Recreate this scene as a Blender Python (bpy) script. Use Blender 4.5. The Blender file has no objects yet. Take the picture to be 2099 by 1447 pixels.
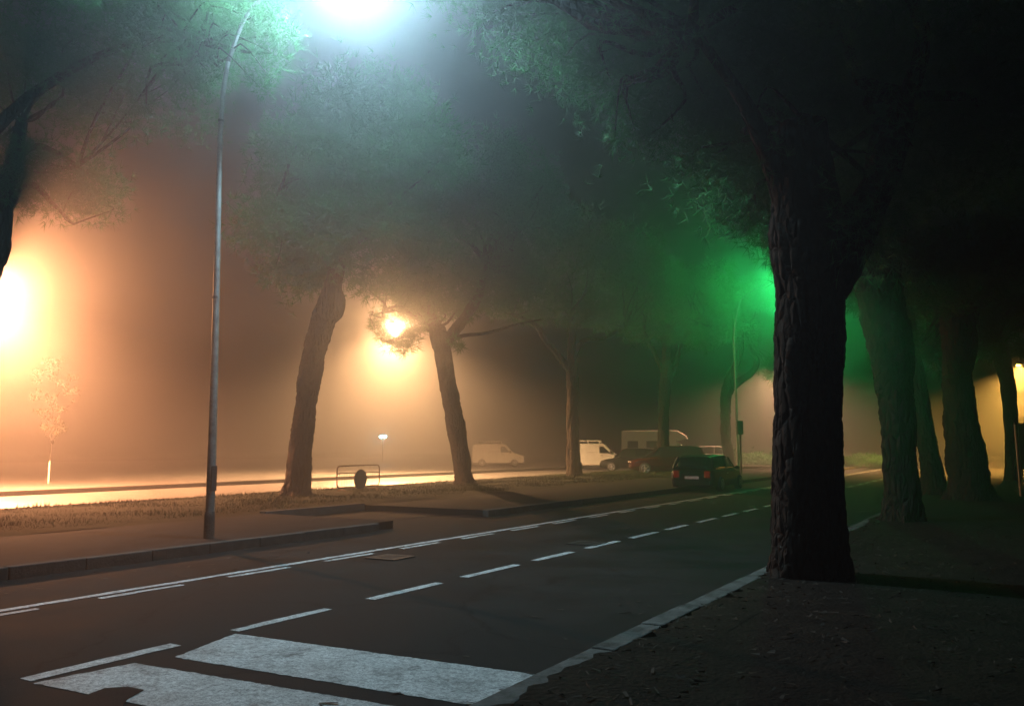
import bpy, math, random
import numpy as np
from mathutils import Vector, Matrix

random.seed(7)
RNG = np.random.default_rng(11)
SC = bpy.context.scene
COL = SC.collection
R = math.radians

# ------------------------------------------------------------------ camera
F, CX, CY, H = 1750.0, 1049.5, 723.5, 1.6
PIT = math.atan((916 - CY) / F)
YAW = math.atan((2090 - CX) * math.cos(PIT) / F)
FW = Vector((-math.sin(YAW) * math.cos(PIT), math.cos(YAW) * math.cos(PIT), math.sin(PIT)))
RT = Vector((math.cos(YAW), math.sin(YAW), 0))
UP = RT.cross(FW)
EYE = Vector((0, 0, H))


def at(u, v, D):
    """world point seen at photo pixel u,v at depth D"""
    return EYE + (FW + RT * ((u - CX) / F) - UP * ((v - CY) / F)) * D


def gnd(u, v, z=0.0):
    d = FW + RT * ((u - CX) / F) - UP * ((v - CY) / F)
    return EYE + d * ((z - H) / d.z)


cam = bpy.data.cameras.new('camera')
cam.sensor_width = 36
cam.lens = 36 * F / 2099
cam.clip_end = 1000
co = bpy.data.objects.new('camera', cam)
COL.objects.link(co)
M = Matrix((RT, UP, -FW)).transposed().to_4x4()
M.translation = EYE
co.matrix_world = M
SC.camera = co


# ------------------------------------------------------------------ object helpers
def tag(o, label=None, cat=None, group=None, kind=None):
    if label: o['label'] = label
    if cat: o['category'] = cat
    if group: o['group'] = group
    if kind: o['kind'] = kind
    return o


def empty(name, loc, rz=0.0, label=None, cat=None, group=None):
    o = bpy.data.objects.new(name, None)
    o.empty_display_size = 0.3
    COL.objects.link(o)
    o.location = loc
    o.rotation_euler = (0, 0, rz)
    return tag(o, label, cat, group)


class MB:
    def __init__(s):
        s.v, s.f = [], []

    def add(s, vs, fs):
        n = len(s.v)
        s.v += [tuple(v) for v in vs]
        s.f += [tuple(i + n for i in f) for f in fs]
        return s

    def box(s, a, b, rz=0.0, piv=(0, 0)):
        x0, y0, z0 = a
        x1, y1, z1 = b
        vs = [(x0, y0, z0), (x1, y0, z0), (x1, y1, z0), (x0, y1, z0), (x0, y0, z1), (x1, y0, z1), (x1, y1, z1), (x0, y1, z1)]
        if rz:
            c, sn = math.cos(rz), math.sin(rz)
            vs = [(piv[0] + (x - piv[0]) * c - (y - piv[1]) * sn, piv[1] + (x - piv[0]) * sn + (y - piv[1]) * c, z) for x, y, z in vs]
        return s.add(vs, [(0, 3, 2, 1), (4, 5, 6, 7), (0, 1, 5, 4), (1, 2, 6, 5), (2, 3, 7, 6), (3, 0, 4, 7)])

    def tube(s, pts, rad, n=10, caps=True, lump=0.0, seed=0, sub=1, lf=1.3, plate=0.0, roots=0.0):
        pts = [Vector(p) for p in pts]
        if not isinstance(rad, (list, tuple)): rad = [rad] * len(pts)
        if sub > 1:
            P, Q = [], []
            for i in range(len(pts) - 1):
                p0 = pts[max(i - 1, 0)]; p1 = pts[i]; p2 = pts[i + 1]; p3 = pts[min(i + 2, len(pts) - 1)]
                for k in range(sub):
                    t = k / sub
                    P.append(0.5 * ((2 * p1) + (p2 - p0) * t + (2 * p0 - 5 * p1 + 4 * p2 - p3) * t * t + (3 * p1 - p0 - 3 * p2 + p3) * t ** 3))
                    Q.append(rad[i] * (1 - t) + rad[i + 1] * t)
            P.append(pts[-1]); Q.append(rad[-1])
            pts, rad = P, Q
        vs, fs = [], []
        up = Vector((0.13, 0.97, 0.2))
        for i, p in enumerate(pts):
            d = (pts[min(i + 1, len(pts) - 1)] - pts[max(i - 1, 0)]).normalized()
            a = d.cross(up)
            if a.length < 1e-3: a = d.cross(Vector((1, 0, 0)))
            a.normalize()
            b = d.cross(a)
            for k in range(n):
                th = 2 * math.pi * k / n
                r = rad[i]
                if lump:
                    from mathutils import noise
                    q = Vector((math.cos(th) * lf, math.sin(th) * lf, 0)) + Vector((seed * 7.1, 0, 0)) + p * lf
                    r *= 1 + lump * noise.noise(q) + lump * 0.6 * noise.noise(q * 2.7) + lump * 0.45 * noise.noise(q * 7)
                if plate:
                    from mathutils import noise
                    wq = Vector((math.cos(th) * rad[0] * 7.5, math.sin(th) * rad[0] * 7.5, p.z * 4.8 + seed))
                    wq += noise.noise_vector(wq * .6) * .5
                    dd = noise.voronoi(wq)[0]
                    r += plate * (min(dd[1] - dd[0], .14) / .14 - .6) + plate * .35 * noise.noise(wq * 4)
                if roots:
                    r *= 1 + roots * math.exp(-max(p.z, 0) / .28) * (.55 + .45 * math.sin(5 * th + seed * 1.7) + .25 * math.sin(3 * th + seed))
                vs.append(p + (a * math.cos(th) + b * math.sin(th)) * r)
        for i in range(len(pts) - 1):
            for k in range(n):
                k2 = (k + 1) % n
                fs.append((i * n + k, i * n + k2, (i + 1) * n + k2, (i + 1) * n + k))
        if caps:
            fs.append(tuple(range(n - 1, -1, -1)))
            m = (len(pts) - 1) * n
            fs.append(tuple(m + k for k in range(n)))
        return s.add(vs, fs)

    def sph(s, c, r, nu=10, nv=6):
        if not isinstance(r, (list, tuple)): r = (r, r, r)
        vs = [(c[0], c[1], c[2] - r[2])]
        for j in range(1, nv):
            ph = -math.pi / 2 + math.pi * j / nv
            for i in range(nu):
                th = 2 * math.pi * i / nu
                vs.append((c[0] + r[0] * math.cos(ph) * math.cos(th), c[1] + r[1] * math.cos(ph) * math.sin(th), c[2] + r[2] * math.sin(ph)))
        vs.append((c[0], c[1], c[2] + r[2]))
        fs = [(0, 1 + (i + 1) % nu, 1 + i) for i in range(nu)]
        for j in range(nv - 2):
            for i in range(nu):
                a = 1 + j * nu
                fs.append((a + i, a + (i + 1) % nu, a + nu + (i + 1) % nu, a + nu + i))
        L = len(vs) - 1
        a = 1 + (nv - 2) * nu
        fs += [(a + i, a + (i + 1) % nu, L) for i in range(nu)]
        return s.add(vs, fs)

    def prism(s, poly, y0, y1, inset=0.0, axis='y'):
        """poly in (x,z) extruded along y (or poly in (y,z) along x); the two end faces"""
        n = len(poly)
        if axis == 'y':
            vs = [(x, y0, z) for x, z in poly] + [(x, y1, z) for x, z in poly]
        else:
            vs = [(y0, x, z) for x, z in poly] + [(y1, x, z) for x, z in poly]
        fs = [tuple(range(n)), tuple(range(2 * n - 1, n - 1, -1))] + [(i, i + n, (i + 1) % n + n, (i + 1) % n) for i in range(n)]
        return s.add(vs, fs)

    def build(s, name, mat, parent=None, smooth=False, bevel=0.0, bseg=2):
        me = bpy.data.meshes.new(name)
        me.from_pydata(s.v, [], s.f)
        me.validate()
        me.update()
        import bmesh
        bm = bmesh.new(); bm.from_mesh(me)
        bmesh.ops.recalc_face_normals(bm, faces=bm.faces)
        bm.to_mesh(me); bm.free()
        o = bpy.data.objects.new(name, me)
        COL.objects.link(o)
        if mat: me.materials.append(mat)
        if parent: o.parent = parent
        if bevel:
            m = o.modifiers.new('bevel', 'BEVEL'); m.width = bevel; m.segments = bseg; m.limit_method = 'ANGLE'; m.angle_limit = R(35)
        if smooth:
            me.polygons.foreach_set('use_smooth', [True] * len(me.polygons))
        return o


# ------------------------------------------------------------------ materials
def mat(name, c1, c2=None, scale=4.0, rough=0.7, bump=0.0, bscale=30.0, metal=0.0, spec=0.5, detail=6, coat=0.0, emit=None, estr=0.0, thr=(0.35, 0.65), rvar=0.0, trans=0.0):
    m = bpy.data.materials.new(name)
    m.use_nodes = True
    nt = m.node_tree
    b = nt.nodes['Principled BSDF']
    b.inputs['Base Color'].default_value = (*c1, 1)
    b.inputs['Roughness'].default_value = rough
    b.inputs['Metallic'].default_value = metal
    b.inputs['Specular IOR Level'].default_value = spec
    b.inputs['Coat Weight'].default_value = coat
    if trans: b.inputs['Transmission Weight'].default_value = trans
    tc = nt.nodes.new('ShaderNodeTexCoord')
    if c2 is not None:
        n = nt.nodes.new('ShaderNodeTexNoise'); n.inputs['Scale'].default_value = scale; n.inputs['Detail'].default_value = detail
        n.inputs['Roughness'].default_value = 0.65
        nt.links.new(tc.outputs['Object'], n.inputs['Vector'])
        r = nt.nodes.new('ShaderNodeValToRGB')
        r.color_ramp.elements[0].position = thr[0]; r.color_ramp.elements[0].color = (*c1, 1)
        r.color_ramp.elements[1].position = thr[1]; r.color_ramp.elements[1].color = (*c2, 1)
        nt.links.new(n.outputs['Fac'], r.inputs['Fac'])
        nt.links.new(r.outputs['Color'], b.inputs['Base Color'])
        if rvar:
            mp = nt.nodes.new('ShaderNodeMapRange')
            mp.inputs['From Min'].default_value = 0.3; mp.inputs['From Max'].default_value = 0.7
            mp.inputs['To Min'].default_value = rough - rvar; mp.inputs['To Max'].default_value = rough + rvar
            nt.links.new(n.outputs['Fac'], mp.inputs['Value']); nt.links.new(mp.outputs['Result'], b.inputs['Roughness'])
    if bump:
        n2 = nt.nodes.new('ShaderNodeTexNoise'); n2.inputs['Scale'].default_value = bscale; n2.inputs['Detail'].default_value = 5
        nt.links.new(tc.outputs['Object'], n2.inputs['Vector'])
        bp = nt.nodes.new('ShaderNodeBump'); bp.inputs['Strength'].default_value = bump; bp.inputs['Distance'].default_value = 0.03
        nt.links.new(n2.outputs['Fac'], bp.inputs['Height']); nt.links.new(bp.outputs['Normal'], b.inputs['Normal'])
    if emit:
        b.inputs['Emission Color'].default_value = (*emit, 1)
        b.inputs['Emission Strength'].default_value = estr
    return m


def bark_mat():
    m = mat('pine_bark', (0.016, 0.012, 0.009), (0.042, 0.031, 0.024), scale=6, rough=0.9)
    nt = m.node_tree
    tc = [n for n in nt.nodes if n.type == 'TEX_COORD'][0]
    mp = nt.nodes.new('ShaderNodeMapping'); mp.inputs['Scale'].default_value = (9, 9, 2.2)
    vo = nt.nodes.new('ShaderNodeTexVoronoi'); vo.feature = 'DISTANCE_TO_EDGE'; vo.inputs['Scale'].default_value = 1.0
    nt.links.new(tc.outputs['Object'], mp.inputs['Vector']); nt.links.new(mp.outputs['Vector'], vo.inputs['Vector'])
    rp = nt.nodes.new('ShaderNodeMapRange'); rp.inputs['From Max'].default_value = 0.25
    nt.links.new(vo.outputs['Distance'], rp.inputs['Value'])
    bp = nt.nodes.new('ShaderNodeBump'); bp.inputs['Strength'].default_value = 1.0; bp.inputs['Distance'].default_value = 0.05
    nt.links.new(rp.outputs['Result'], bp.inputs['Height'])
    nt.links.new(bp.outputs['Normal'], nt.nodes['Principled BSDF'].inputs['Normal'])
    return m


def asphalt_mat(name, c1, c2, rough):
    """asphalt: coarse patches, fine aggregate speckle, wandering cracks"""
    m = mat(name, c1, c2, scale=0.7, rough=rough, rvar=0.1, thr=(0.3, 0.7), spec=.25)
    nt = m.node_tree
    b = nt.nodes['Principled BSDF']
    tc = [n for n in nt.nodes if n.type == 'TEX_COORD'][0]
    ramp = [n for n in nt.nodes if n.type == 'VALTORGB'][0]
    n2 = nt.nodes.new('ShaderNodeTexNoise'); n2.inputs['Scale'].default_value = 90; n2.inputs['Detail'].default_value = 3
    nt.links.new(tc.outputs['Object'], n2.inputs['Vector'])
    mx = nt.nodes.new('ShaderNodeMix'); mx.data_type = 'RGBA'; mx.blend_type = 'MULTIPLY'; mx.inputs[0].default_value = 0.8
    r2 = nt.nodes.new('ShaderNodeValToRGB'); r2.color_ramp.elements[0].position = 0.35; r2.color_ramp.elements[0].color = (0.35, 0.35, 0.35, 1)
    r2.color_ramp.elements[1].position = 0.7; r2.color_ramp.elements[1].color = (1.6, 1.6, 1.6, 1)
    nt.links.new(n2.outputs['Fac'], r2.inputs['Fac'])
    nt.links.new(ramp.outputs['Color'], mx.inputs[6]); nt.links.new(r2.outputs['Color'], mx.inputs[7])
    vo = nt.nodes.new('ShaderNodeTexVoronoi'); vo.feature = 'DISTANCE_TO_EDGE'; vo.inputs['Scale'].default_value = 0.35
    wn = nt.nodes.new('ShaderNodeTexNoise'); wn.inputs['Scale'].default_value = 1.5; wn.inputs['Detail'].default_value = 6
    nt.links.new(tc.outputs['Object'], wn.inputs['Vector'])
    va = nt.nodes.new('ShaderNodeVectorMath'); va.operation = 'ADD'
    nt.links.new(tc.outputs['Object'], va.inputs[0]); nt.links.new(wn.outputs['Color'], va.inputs[1])
    nt.links.new(va.outputs['Vector'], vo.inputs['Vector'])
    cr = nt.nodes.new('ShaderNodeMapRange'); cr.inputs['From Max'].default_value = 0.012; cr.inputs['To Min'].default_value = 0.3
    nt.links.new(vo.outputs['Distance'], cr.inputs['Value'])
    m2 = nt.nodes.new('ShaderNodeMix'); m2.data_type = 'RGBA'; m2.blend_type = 'MULTIPLY'; m2.inputs[0].default_value = 1
    nt.links.new(mx.outputs[2], m2.inputs[6]); nt.links.new(cr.outputs['Result'], m2.inputs[7])
    nt.links.new(m2.outputs[2], b.inputs['Base Color'])
    bp = nt.nodes.new('ShaderNodeBump'); bp.inputs['Strength'].default_value = 0.5; bp.inputs['Distance'].default_value = 0.01
    nt.links.new(n2.outputs['Fac'], bp.inputs['Height']); nt.links.new(bp.outputs['Normal'], b.inputs['Normal'])
    return m


def paint_mat(name, amount):
    """worn road paint: chips of the asphalt show through"""
    m = mat(name, (0.45, 0.45, 0.44), (0.70, 0.70, 0.69), scale=2.2, rough=0.75, thr=(0.3, 0.62))
    nt = m.node_tree
    b = nt.nodes['Principled BSDF']
    tc = [n for n in nt.nodes if n.type == 'TEX_COORD'][0]
    ramp = [n for n in nt.nodes if n.type == 'VALTORGB'][0]
    out = ramp.outputs['Color']
    for sc_, lo, hi, dark in ((22, 0.36, 0.56, 0.42), (75, 0.36, 0.52, 0.25), (9, 0.36, 0.5, 0.6), (3.5, 0.30 - 0.1 + amount * 0.2, 0.42 + amount * 0.12, 0.2)):
        n2 = nt.nodes.new('ShaderNodeTexNoise'); n2.inputs['Scale'].default_value = sc_; n2.inputs['Detail'].default_value = 8; n2.inputs['Roughness'].default_value = 0.75
        nt.links.new(tc.outputs['Object'], n2.inputs['Vector'])
        r2 = nt.nodes.new('ShaderNodeMapRange'); r2.inputs['From Min'].default_value = lo; r2.inputs['From Max'].default_value = hi
        r2.inputs['To Min'].default_value = dark
        nt.links.new(n2.outputs['Fac'], r2.inputs['Value'])
        mx = nt.nodes.new('ShaderNodeMix'); mx.data_type = 'RGBA'; mx.blend_type = 'MULTIPLY'; mx.inputs[0].default_value = 1
        nt.links.new(out, mx.inputs[6]); nt.links.new(r2.outputs['Result'], mx.inputs[7])
        out = mx.outputs[2]
    nt.links.new(out, b.inputs['Base Color'])
    return m


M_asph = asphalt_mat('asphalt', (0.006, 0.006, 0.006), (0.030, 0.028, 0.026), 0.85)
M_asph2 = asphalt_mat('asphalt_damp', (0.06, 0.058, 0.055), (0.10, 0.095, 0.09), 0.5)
M_paint = paint_mat('road_paint', 0.5)
M_pave = mat('paving', (0.009, 0.0085, 0.008), (0.021, 0.019, 0.018), scale=2.5, rough=0.85, bump=0.4, bscale=60)
M_kerb = mat('kerb_stone', (0.06, 0.058, 0.052), (0.17, 0.165, 0.155), scale=5, rough=0.85, bump=0.5, bscale=40)
M_kerbd = mat('kerb_stone_dark', (0.04, 0.038, 0.036), (0.08, 0.076, 0.07), scale=5, rough=0.85, bump=0.5, bscale=40)
M_soil = mat('soil', (0.010, 0.008, 0.006), (0.022, 0.017, 0.012), scale=3, rough=0.95, bump=1.0, bscale=25)
M_turf = mat('turf', (0.006, 0.008, 0.003), (0.015, 0.017, 0.006), scale=2, rough=0.95, bump=1.0, bscale=30)
M_grass = mat('grass_blade', (0.008, 0.016, 0.004), (0.03, 0.042, 0.009), scale=1.2, rough=0.8)
M_bark = bark_mat()
M_needle = mat('pine_needles', (0.035, 0.14, 0.05), (0.085, 0.27, 0.09), scale=0.9, rough=0.55)
M_leaf = mat('young_leaves', (0.022, 0.026, 0.012), (0.055, 0.056, 0.028), scale=2, rough=0.6)
M_pole = mat('galvanised_steel', (0.15, 0.15, 0.145), (0.30, 0.30, 0.29), scale=8, rough=0.5, metal=0.4, bump=0.15, bscale=50)
M_sleeve = mat('bitumen_sleeve', (0.02, 0.02, 0.02), (0.05, 0.045, 0.04), scale=14, rough=0.9, bump=0.5)
M_rust = mat('rusty_steel', (0.12, 0.07, 0.045), (0.22, 0.14, 0.09), scale=20, rough=0.8, bump=0.3)
M_dark = mat('dark_plastic', (0.02, 0.02, 0.022), (0.035, 0.035, 0.036), scale=10, rough=0.6)
M_signback = mat('sign_back', (0.05, 0.045, 0.04), (0.09, 0.08, 0.07), scale=18, rough=0.75)
M_glass = mat('car_glass', (0.015, 0.018, 0.02), rough=0.06, spec=0.8)
M_tyre = mat('tyre_rubber', (0.02, 0.02, 0.02), (0.03, 0.03, 0.03), scale=20, rough=0.9)
M_rim = mat('alloy_rim', (0.55, 0.55, 0.55), (0.65, 0.65, 0.65), scale=10, rough=0.3, metal=0.8)
M_tail = mat('tail_lamp', (0.35, 0.01, 0.008), rough=0.15, spec=0.9)
M_lens = mat('lamp_glass', (0.7, 0.7, 0.7), rough=0.1, spec=0.9)
M_plate = mat('number_plate', (0.6, 0.6, 0.58), (0.7, 0.7, 0.68), scale=12, rough=0.4)
M_white = mat('white_body', (0.62, 0.62, 0.60), (0.74, 0.74, 0.72), scale=3, rough=0.35, coat=0.5)
M_cream = mat('cream_body', (0.50, 0.48, 0.44), (0.60, 0.58, 0.53), scale=3, rough=0.45, coat=0.2)
M_black = mat('black_body', (0.006, 0.007, 0.007), (0.010, 0.011, 0.011), scale=3, rough=0.5, spec=.2)
M_red = mat('dark_red_body', (0.02, 0.004, 0.003), (0.035, 0.007, 0.005), scale=3, rough=0.25, coat=0.8)
M_grey = mat('grey_body', (0.22, 0.22, 0.22), (0.28, 0.28, 0.28), scale=3, rough=0.35, coat=0.4)
M_iron = mat('cast_iron', (0.03, 0.028, 0.026), (0.06, 0.055, 0.05), scale=20, rough=0.6, spec=.15, bump=0.4)


def emis(name, c, s):
    return mat(name, (0.8, 0.8, 0.8), rough=0.4, emit=c, estr=s)


M_patch = asphalt_mat('dark_asphalt', (0.008, 0.008, 0.008), (0.018, 0.017, 0.017), .85)
for m_ in (M_patch, M_asph, M_pave, M_kerb, M_kerbd, M_soil, M_turf, M_grass, M_bark, M_needle, M_leaf):
    m_.node_tree.nodes['Principled BSDF'].inputs['Specular IOR Level'].default_value = 0.08

# ------------------------------------------------------------------ setting
def sheet(name, x0, x1, y0, y1, z, m, dx=2.0, dy=4.0, wob=0.0, edge=0.0, seed=1):
    from mathutils import noise
    nx = max(1, int((x1 - x0) / dx)); ny = max(1, int((y1 - y0) / dy))
    vs = []
    for j in range(ny + 1):
        for i in range(nx + 1):
            x = x0 + (x1 - x0) * i / nx; y = y0 + (y1 - y0) * j / ny
            zz = z + (wob * noise.noise(Vector((x * .5, y * .5, seed))) if wob else 0)
            if edge and i == 0: x += edge * noise.noise(Vector((y * 1.1, seed * 3.3, 0))) + edge * .7 * noise.noise(Vector((y * 5, seed, 2)))
            vs.append((x, y, zz))
    fs = [(j * (nx + 1) + i, j * (nx + 1) + i + 1, (j + 1) * (nx + 1) + i + 1, (j + 1) * (nx + 1) + i) for j in range(ny) for i in range(nx)]
    return MB().add(vs, fs).build(name, m)


YA, YB = -30, 170
tag(sheet('ground', -190, 190, -190, 190, -0.02, M_soil, 20, 20), kind='structure')
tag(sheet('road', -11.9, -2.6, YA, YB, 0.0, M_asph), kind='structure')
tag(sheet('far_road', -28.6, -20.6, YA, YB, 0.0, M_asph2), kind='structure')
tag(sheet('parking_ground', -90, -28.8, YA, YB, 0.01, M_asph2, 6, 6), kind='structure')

# the median: pavement, soil and turf, cut by a dropped crossing at Y 13.7..16.4
MK = -10.62
for (a, b, nm) in ((YA, 13.6, 'pavement'), (16.9, YB, 'pavement')):
    m = MB(); m.box((-14.3, a, -0.1), (MK - 0.16, b, 0.15))
    tag(m.build(nm, M_pave), kind='structure')
m = MB(); m.add([(-14.3, 13.6, 0.02), (MK - 0.16 - 1.1, 13.6, 0.008), (MK - 1.26, 16.9, 0.008), (-14.3, 16.9, 0.02)], [(0, 1, 2, 3)])
tag(m.build('pavement_ramp', M_asph), kind='structure')
k = MB()
y = YA
while y < YB:
    L = 1.0
    if y + L > 13.6 and y < 16.9:
        y = 16.9 if y + L > 13.6 and y >= 12.7 else y + L
        if y == 16.9: continue
    k.box((MK - 0.16, y + 0.006, -0.1), (MK + random.uniform(-.004, .004), y + L - 0.006, 0.152 + random.uniform(-.004, .004)))
    y += L
tag(k.build('kerb', M_kerbd, bevel=0.012), kind='structure')
m = MB(); m.box((-14.5, 13.6, -0.1), (-14.3, 16.9, 0.19)); tag(m.build('crossing_edge', M_kerbd), kind='structure')
tag(sheet('verge', -20.95, -14.3, YA, YB, 0.15, M_turf, 0.9, 0.9, wob=0.05), kind='structure')
k = MB(); k.box((-21.1, YA, -0.1), (-20.95, YB, 0.13)); tag(k.build('far_kerb', M_kerb), kind='structure')
k = MB(); k.box((-28.85, YA, -0.1), (-28.6, YB, 0.16)); tag(k.build('far_kerb', M_kerbd), kind='structure')

# near pavement (dark soil under the pines) with its pale kerb, partly overgrown
NK = -2.72
k = MB(); y = YA
while y < YB:
    jx = random.uniform(-.02, .02)
    k.box((NK - 0.13 + jx, y + 0.006, -0.1), (NK + 0.07 + jx, y + 0.994, 0.11 + random.uniform(-.006, .006)))
    y += 1
tag(k.build('near_kerb', M_kerb, bevel=0.015), kind='structure')
tag(sheet('near_verge', NK + 0.40, 60, YA, YB, 0.118, M_soil, 0.5, 0.5, wob=0.03), kind='structure')
tag(sheet('soil_edge', NK + 0.06, NK + .62, -4, 60, 0.120, M_soil, 0.14, 0.05, wob=0.03, edge=0.20), kind='structure')

# road markings, sheets 4 mm over the asphalt
Z = 0.004


def quads(name, rects, m=M_paint, z=Z):
    from mathutils import noise
    mb = MB()
    for (x0, x1, y0, y1) in rects:
        n = max(1, int((y1 - y0) / 0.12))
        vs = []
        for j in range(n + 1):
            yy = y0 + (y1 - y0) * j / n
            for q, xx in enumerate((x0, x1)):
                vs.append((xx + 0.02 * noise.noise(Vector((yy * 3, xx, q))), yy, z))
        mb.add(vs, [(2 * j, 2 * j + 1, 2 * j + 3, 2 * j + 2) for j in range(n)])
    return tag(mb.build(name, m), kind='structure')


r = [(-8.78, -8.66, YA, YB)]
y = -1.1
while y < 100:
    r.append((-8.56, -8.46, y, y + 1.05)); y += 1.72
quads('edge_line_marking', r)
r = [(-6.08, -5.94, 3.55, 4.78), (-6.07, -5.95, 5.39, 6.57)]
for a, b in ((757, 900), (950, 1060), (1095, 1173), (1203, 1267), (1293, 1345), (1366, 1408), (1432, 1467), (1484, 1512), (1527, 1552)):
    va = 1228 - (a - 757) * .2335; vb = 1228 - (b - 757) * .2335
    r.append((-6.07, -5.94, gnd(a, va).y, gnd(b, vb).y))
y = r[-1][3] + .8
while y < 110:
    r.append((-6.07, -5.94, y, y + 1.2)); y += 2.2
quads('lane_marking', r)


def bar(name, pts, n=90):
    """zebra slab given by its four corners, ragged edge"""
    from mathutils import noise
    a, b, c, d = [Vector(p) for p in pts]
    vs = []
    nn = 40
    for j in range(nn + 1):
        for i in range(n + 1):
            s, t = i / n, j / nn
            p = a * (1 - s) * (1 - t) + b * s * (1 - t) + c * s * t + d * (1 - s) * t
            e = 0.010 if (i in (0, n) or j in (0, nn)) else 0
            p = p + Vector((e * noise.noise(p * 9) + e * noise.noise(p * 31), e * noise.noise(p * 11 + Vector((9, 0, 0))) + e * noise.noise(p * 37), 0))
            vs.append((p.x, p.y, Z))
    fs = [(j * (n + 1) + i, j * (n + 1) + i + 1, (j + 1) * (n + 1) + i + 1, (j + 1) * (n + 1) + i) for j in range(nn) for i in range(n)]
    return tag(MB().add(vs, fs).build(name, M_paint), kind='structure')


g = lambda u, v: gnd(u, v, Z)
bar('zebra_marking', [g(357, 1346), g(1000, 1450), g(1145, 1388), g(482, 1298)])
bar('zebra_marking', [g(68, 1399), g(700, 1525), g(905, 1462), g(276, 1358)])
tp = [gnd(u_, v_, .007) for u_, v_ in ((176, 1424), (215, 1409), (262, 1406), (296, 1413), (262, 1432), (246, 1452), (200, 1470), (150, 1450))]
tag(MB().add([(q.x, q.y, q.z) for q in tp], [tuple(range(8))]).build('dark_patch', M_patch), kind='structure')  # darker sheet laid over the left part of the near slab

# ------------------------------------------------------------------ grass on the verge
n = 80000
X = -15.0 - 6.0 * RNG.random(n) ** 0.8
Y = 3 + 62 * RNG.random(n) ** 1.4
cl = .5 + .5 * np.sin(X * 2.1 + 1.7 * np.sin(Y * .9)) * np.sin(Y * 1.3 + 2.2 * np.sin(X * 1.1 + Y * .37))
hgt = 0.012 + (0.02 + .10 * cl) * RNG.random(n) ** 1.4
an = RNG.random(n) * math.pi
w = 0.003 + 0.00035 * Y
lean = (RNG.random((n, 2)) - .5) * 0.1
v = np.zeros((n, 3, 3))
v[:, 0] = np.stack([X - np.cos(an) * w, Y - np.sin(an) * w, np.full(n, .13)], 1)
v[:, 1] = np.stack([X + np.cos(an) * w, Y + np.sin(an) * w, np.full(n, .13)], 1)
v[:, 2] = np.stack([X + lean[:, 0], Y + lean[:, 1], .15 + hgt], 1)


def npmesh(name, verts, k, m, parent=None, kind=None):
    """verts (N,k,3): N faces of k corners"""
    N = len(verts)
    me = bpy.data.meshes.new(name)
    me.vertices.add(N * k); me.loops.add(N * k); me.polygons.add(N)
    me.vertices.foreach_set('co', verts.reshape(-1).astype(np.float32))
    me.loops.foreach_set('vertex_index', np.arange(N * k, dtype=np.int32))
    me.polygons.foreach_set('loop_start', np.arange(0, N * k, k, dtype=np.int32))
    me.polygons.foreach_set('loop_total', np.full(N, k, dtype=np.int32))
    me.update(calc_edges=True)
    me.materials.append(m)
    o = bpy.data.objects.new(name, me); COL.objects.link(o)
    if parent: o.parent = parent
    if kind: o['kind'] = kind
    return o


npmesh('grass', v, 3, M_grass, kind='stuff')

# fallen needles and litter on the asphalt along the kerb
n = 420
X = np.where(RNG.random(n) < .6, MK + .05 + RNG.random(n) ** 2 * 1.6, NK - .15 - RNG.random(n) ** 2 * 1.2)
Y = 2 + 28 * RNG.random(n)
an = RNG.random(n) * 6.28
L = .02 + .05 * RNG.random(n); W = .004 + .014 * RNG.random(n)
v = np.zeros((n, 4, 3))
for q, (a, b) in enumerate(((-1, -1), (1, -1), (1, 1), (-1, 1))):
    v[:, q, 0] = X + a * L * np.cos(an) - b * W * np.sin(an)
    v[:, q, 1] = Y + a * L * np.sin(an) + b * W * np.cos(an)
    v[:, q, 2] = .006 + .012 * RNG.random(n) * (a > 0)
n2 = 2600
X2 = NK + .1 + 5.5 * RNG.random(n2) ** 1.3; Y2 = 2.5 + 16 * RNG.random(n2); a2 = RNG.random(n2) * 6.28
L2 = .012 + .035 * RNG.random(n2); W2 = .002 + .01 * RNG.random(n2) ** 3
v2 = np.zeros((n2, 4, 3))
for q, (a, b) in enumerate(((-1, -1), (1, -1), (1, 1), (-1, 1))):
    v2[:, q, 0] = X2 + a * L2 * np.cos(a2) - b * W2 * np.sin(a2)
    v2[:, q, 1] = Y2 + a * L2 * np.sin(a2) + b * W2 * np.cos(a2)
    v2[:, q, 2] = .135 + .02 * RNG.random(n2) * (a > 0)
v = np.concatenate([v, v2])
npmesh('leaf_litter', v, 4, mat('dry_litter', (0.02, 0.014, 0.009), (0.055, 0.037, 0.02), scale=8, rough=.9), kind='stuff')

# ------------------------------------------------------------------ drain covers
def drain(p, label):
    e = empty('drain_cover', (p.x, p.y, 0.0), 0, label, 'drain cover', 'drain covers in the road')
    m = MB()
    m.box((-.26, -.26, 0.004), (.26, -.20, .016)); m.box((-.26, .20, 0.004), (.26, .26, .016))
    m.box((-.26, -.199, 0.004), (-.20, .199, .016)); m.box((.20, -.199, 0.004), (.26, .199, .016))
    m.build('frame', M_iron, e)
    m = MB()
    for i in range(9): m.box((-.18 + i * .045 - .014, -.198, .004), (-.18 + i * .045 + .014, .198, .014))
    m.build('grating', M_iron, e)
    return e


drain(gnd(800, 1143), 'rusty square drain grating catching orange light beside the double edge line')
drain(gnd(1203, 1114), 'dark square drain grating beside the dashed centre line')


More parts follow.
